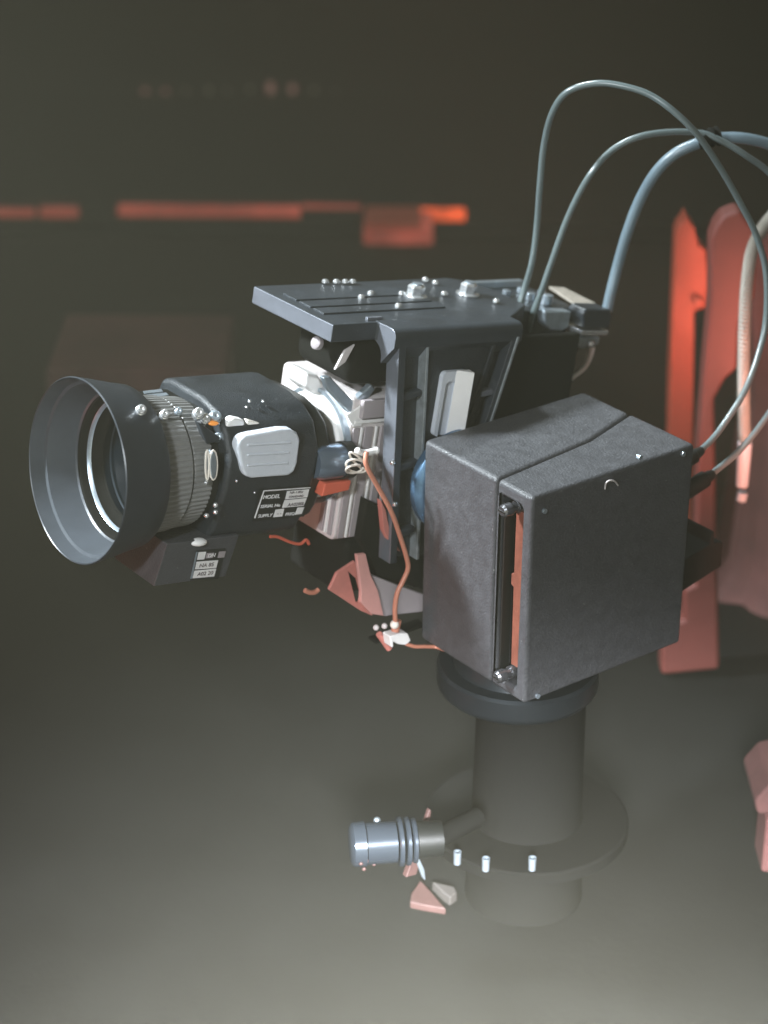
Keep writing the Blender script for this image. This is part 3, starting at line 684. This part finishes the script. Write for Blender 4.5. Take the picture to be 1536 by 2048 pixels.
# red lit edges under the lens, put in as coloured strands
def wire(name, pts_, r, m, label, cat, fr=HF, step=8, rf=None):
    P_ = spline([at(x, y, 1, v, fr) for x, y, v in pts_], step); bm = bm_new(); add_tube(bm, P_, r, 12, rf)
    return solo(name, bm, m, label, cat, P_[0], fr)
wire('lit_edge_strand', [(540, 1073, .10), (556, 1074, .10), (580, 1084, .10), (600, 1088, .10), (612, 1080, .10), (618, 1088, .10)], .0022, 'red', 'short red strand standing for a red lit edge under the zoom lens', 'wire')
wire('lit_edge_strand', [(610, 1181, .09), (620, 1185, .09), (630, 1184, .09), (637, 1179, .09)], .0034, 'orange', 'short orange strand standing for a red lit speck left of the gusset', 'wire')

# connector joint with the orange wire
J = at(797, 1276, 1, -.005, WF)
jn = thing('cable_joint', 'small pale metal cable joint where the orange wire meets the box corner', 'connector', WF, J)
bm = bm_new(); add_cyl(bm, at(790, 1262, 1, -.005, WF), at(795, 1240, 1, -.005, WF), .0058, 18); part('strain_relief', bm, 'orange', jn)
bm = bm_new(); add_ball(bm, at(789, 1249, 1, -.010, WF), .0062, 16); part('collar', bm, 'ivory', jn)
bm = bm_new(); add_prism(bm, [(p.x, p.z) for p in [at(x, y, 1, -.01, WF) for x, y in ((778, 1272), (800, 1266), (815, 1266), (821, 1281), (810, 1290), (795, 1288), (786, 1283), (786, 1295), (781, 1294))]], 1, -.012, .006); part('body', bm, 'white', jn, .003)
bm = bm_new(); add_cyl(bm, at(778, 1297, 1, .01, WF), at(758, 1268, 1, .01, WF), .0045, 14); part('pin', bm, 'gusset', jn)
for x, y in ((752, 1255), (769, 1252)):
    bm = bm_new(); add_ball(bm, at(x, y, 1, .012, WF), .0042, 12); part('bead', bm, 'pale', jn)
bm = bm_new(); add_box(bm, at(752, 1290, 1, .03, WF), at(835, 1236, 1, .05, WF)); part('mounting_block', bm, 'matte', jn, .004)
ow = [(733, 905, .02), (731, 920, .015), (736, 938, .012), (755, 972, .008), (782, 1022, .0), (800, 1072, -.006), (812, 1110, -.01), (816, 1136, -.012), (806, 1162, -.012), (795, 1185, -.012), (790, 1215, -.012), (791, 1248, -.010)]
P_ = spline([at(x, y, 1, v, HF if False else WF) for x, y, v in ow], 8)
bm = bm_new(); add_tube(bm, P_, .0034, 12); solo('orange_wire', bm, 'orange', 'thin orange wire curving from the lens connector down to the pale joint', 'wire', P_[-1])
P_ = spline([at(x, y, 1, v, WF) for x, y, v in ((812, 1288, -.008), (830, 1293, -.01), (850, 1293, -.01), (872, 1294, -.012), (890, 1300, -.03))], 8)
bm = bm_new(); add_tube(bm, P_, .0026, 10); solo('orange_wire', bm, 'orange', 'short pale orange wire running from the joint to the box bottom corner', 'wire', P_[0])
# ivory tie loops at the connector mouth
for i, (cx_, cy_, rx_, ry_, ph) in enumerate(((713, 932, 21, 13, .2), (716, 922, 17, 17, 1.0), (709, 938, 17, 8, -.3))):
    P_ = [at(cx_ + rx_ * math.cos(g), cy_ + ry_ * math.sin(g + ph), 1, .038 + .006 * math.sin(g), HF) for g in [2 * PI * k_ * .86 / 26 for k_ in range(27)]]
    bm = bm_new(); add_tube(bm, P_, .0016, 8)
    solo('wire_loop', bm, 'ivory', ['wide ivory wire loop over the connector mouth', 'tall ivory wire loop round the orange wire', 'lowest flat ivory wire loop in the connector mouth'][i], 'wire', P_[0], HF, group='wire loops at the connector')
P_ = spline([at(x, y, 1, .040, HF) for x, y in ((716, 902), (728, 906), (742, 904), (752, 901))], 6)
bm = bm_new(); add_tube(bm, P_, .0045, 12); add_ball(bm, P_[-1], .0052, 12); add_ball(bm, P_[0], .0050, 12)
solo('cable_clip', bm, 'white', 'white clip holding the wire loops beside the camera body', 'clip', P_[0], HF)

# =================================================================== CABLES
def cable(pts_, r, m, label, group=None, n=16):
    P_ = spline([at(x, y, 1, v, WF) for x, y, v in pts_], 12)
    bm = bm_new(); add_tube(bm, P_, r, n)
    return solo('cable', bm, m, label, 'cable', P_[0], WF, group=group)
G_ = 'cables arching over the camera'
cable([(1026, 672, .16), (1033, 632, .15), (1050, 575, .15), (1065, 520, .14), (1074, 450, .14), (1080, 370, .13), (1088, 290, .12), (1105, 225, .10), (1135, 184, .08), (1190, 167, .05), (1245, 172, .02), (1300, 190, -.01), (1350, 225, -.04), (1395, 270, -.06), (1440, 335, -.07), (1480, 405, -.08), (1512, 470, -.09), (1532, 545, -.10), (1532, 640, -.11), (1515, 715, -.12), (1488, 785, -.13), (1450, 845, -.14), (1425, 878, -.15), (1400, 902, -.16)], .0045, 'cable', 'pale blue cable making the highest loop over to the box plug', G_)
cable([(1050, 690, .14), (1062, 640, .13), (1082, 585, .12), (1108, 510, .11), (1140, 425, .10), (1180, 350, .08), (1225, 300, .07), (1280, 273, .05), (1345, 264, .03), (1405, 267, .01), (1445, 283, -.01), (1490, 310, -.03), (1545, 352, -.05), (1600, 430, -.08), (1622, 560, -.11), (1600, 700, -.13), (1560, 790, -.15), (1520, 852, -.16), (1475, 905, -.165), (1425, 947, -.17)], .0045, 'cable', 'pale blue cable making the lower loop behind the thick one', G_)
cable([(1214, 622, .11), (1222, 585, .11), (1236, 530, .11), (1255, 465, .10), (1280, 400, .09), (1312, 345, .07), (1350, 308, .05), (1400, 285, .03), (1440, 276, .02), (1490, 277, .0), (1545, 292, -.02), (1600, 330, -.04)], .0080, 'cablethick', 'thickest blue grey cable rising from the rear plug and leaving at right', G_)
P_ = spline([at(x, y, 1, v, WF) for x, y, v in ((1398, 280, .018), (1415, 276, .010), (1434, 272, .006))], 5)
bm = bm_new(); add_tube(bm, P_, .014, 16, lambda i: .0125 + .0018 * math.sin(i * 2)); solo('cable_tie', bm, 'matte', 'black tape wrap binding the cables where they cross', 'tape', P_[0])
# thick cable plug at the rear of the camera
q = at(1198, 640, 1, .11, WF)
rp = thing('cable_plug', 'grey right angled plug at the lower end of the thick cable', 'plug', WF, q)
def pz(pts_, y0, y1, m, name, bev=.002):
    P2 = [at(x, y, 1, y0, WF) for x, y in pts_]; bm = bm_new(); add_prism(bm, [(p.x, p.z) for p in P2], 1, y0, y1); part(name, bm, m, rp, bev)
pz([(1166, 628), (1174, 618), (1222, 619), (1226, 630), (1220, 658), (1168, 658)], .095, .13, 'satin', 'body', .004)
pz([(1163, 662), (1218, 662), (1215, 671), (1162, 671)], .092, .13, 'chrome', 'clamp_plate', .001)
pz([(1144, 684), (1160, 674), (1202, 674), (1198, 690), (1165, 698)], .10, .13, 'steel', 'collar', .003)
bm = bm_new(); add_ball(bm, at(1181, 688, 1, .095, WF), .0055, 14); part('thumb_screw', bm, 'chrome', rp)
P_ = spline([at(x, y, 1, .105, WF) for x, y in ((1184, 694), (1180, 712), (1170, 734), (1150, 752), (1128, 768))], 8)
bm = bm_new(); add_tube(bm, P_, .003, 10, lambda i: .0050 - .00008 * i); solo('lanyard', bm, 'white', 'pale pink lanyard dangling below the grey plug', 'lanyard', P_[0])
# ribbed hose at the right
hz = thing('ribbed_hose', 'pale ribbed hose with white sleeve hanging at the right edge', 'hose', WF, at(1487, 980, 1, .05, WF))
P_ = spline([at(x, y, 1, .05, WF) for x, y in ((1590, 380), (1560, 415), (1530, 450), (1507, 490), (1496, 550), (1490, 630), (1488, 720), (1488, 800), (1490, 885))], 44)
bm = bm_new(); add_tube(bm, P_, .009, 20, lambda i: .0086 + .0016 * math.sin(i * 1.57)); part('hose', bm, 'hose', hz, ang=80)
bm = bm_new(); add_cyl(bm, at(1490, 884, 1, .05, WF), at(1484, 972, 1, .05, WF), .0112, 28, .0095); part('sleeve', bm, 'grey', hz, .001)
bm = bm_new(); add_cyl(bm, at(1486, 985, 1, .05, WF), at(1482, 1002, 1, .05, WF), .0080, 20); part('end_ring', bm, 'grey', hz, .001)

# =================================================================== LOW LENS UNIT on the pedestal
b0 = at(700, 1690, 1, -.09, WF)
lu = thing('small_lens_unit', 'small dark barrel with bright rings lying low beside the column base', 'lens unit', WF, (b0.x + .05, b0.y, FLOOR))
c0 = b0
def ur(prof, m, name):
    bm = bm_new(); add_rev(bm, prof, c0, (1, -.55, 0), 56); return part(name, bm, m, lu)
ur([(0, 0), (0, .024), (.004, .030), (.020, .031), (.021, 0)], 'lowbarrel', 'end_cap')
ur([(.0215, 0), (.0215, .0285), (.062, .0285), (.063, .0)], 'lowbarrel', 'barrel')
for u0, r in ((.064, .034), (.074, .0335), (.083, .031)):
    ur([(u0, 0), (u0, r - .002), (u0 + .002, r), (u0 + .006, r), (u0 + .007, 0)], 'lowbarrel', 'ring')
ur([(.0905, 0), (.0905, .026), (.125, .024), (.126, 0)], 'black', 'rear_barrel')
bm = bm_new(); add_ball(bm, at(754, 1641, 1, -.09, WF), .005, 12); part('knob', bm, 'steel', lu)
def lz(pts_, y0, y1, m, name, bev=.002):
    P2 = [at(x, y, 1, y0, WF) for x, y in pts_]; bm = bm_new(); add_prism(bm, [(p.x, p.z) for p in P2], 1, y0, y1); part(name, bm, m, lu, bev)
lz([(828, 1668), (845, 1664), (850, 1700), (844, 1720), (830, 1712)], -.115, -.09, 'dimgrey2', 'bright_block')
lz([(852, 1640), (860, 1618), (864, 1622), (860, 1650), (852, 1662), (848, 1655)], -.112, -.105, 'dimpink', 'lever')
lz([(820, 1735), (828, 1708), (842, 1716), (834, 1750), (812, 1756)], -.118, -.108, 'dimpink', 'lever')
lz([(813, 1668), (818, 1668), (850, 1740), (852, 1762), (846, 1756)], -.125, -.12, 'steel', 'blade')
e0 = c0 + Vector((1, -.55, 0)).normalized() * .118
bm = bm_new(); add_cyl(bm, e0, (cx - .125, cy - .040, e0.z - .004), .014, 20); part('support_arm', bm, 'pedestal', lu)
for x, y in ((722, 1727), (734, 1722), (748, 1728), (728, 1738)):
    bm = bm_new(); add_ball(bm, at(x, y, 1, -.12, WF), .0030, 10); part('small_screw', bm, 'dimpink', lu)
wd = thing('floor_wedge', 'small reddish wedge lying on the floor below the short barrel', 'wedge', WF, at(860, 1800, 2, FLOOR, WF))
P2 = [at(x, y, 2, FLOOR + .006, WF) for x, y in ((841, 1766), (868, 1796), (892, 1824), (845, 1816), (820, 1810), (822, 1794))]
bm = bm_new(); add_prism(bm, [(p.x, p.y) for p in P2], 2, FLOOR + .0003, FLOOR + .012); part('left_half', bm, 'dimpink', wd, .002)
P2 = [at(x, y, 2, FLOOR + .006, WF) for x, y in ((864, 1774), (908, 1784), (914, 1796), (900, 1806), (886, 1796))]
bm = bm_new(); add_prism(bm, [(p.x, p.y) for p in P2], 2, FLOOR + .0003, FLOOR + .016); part('right_half', bm, 'dimgrey', wd, .002)
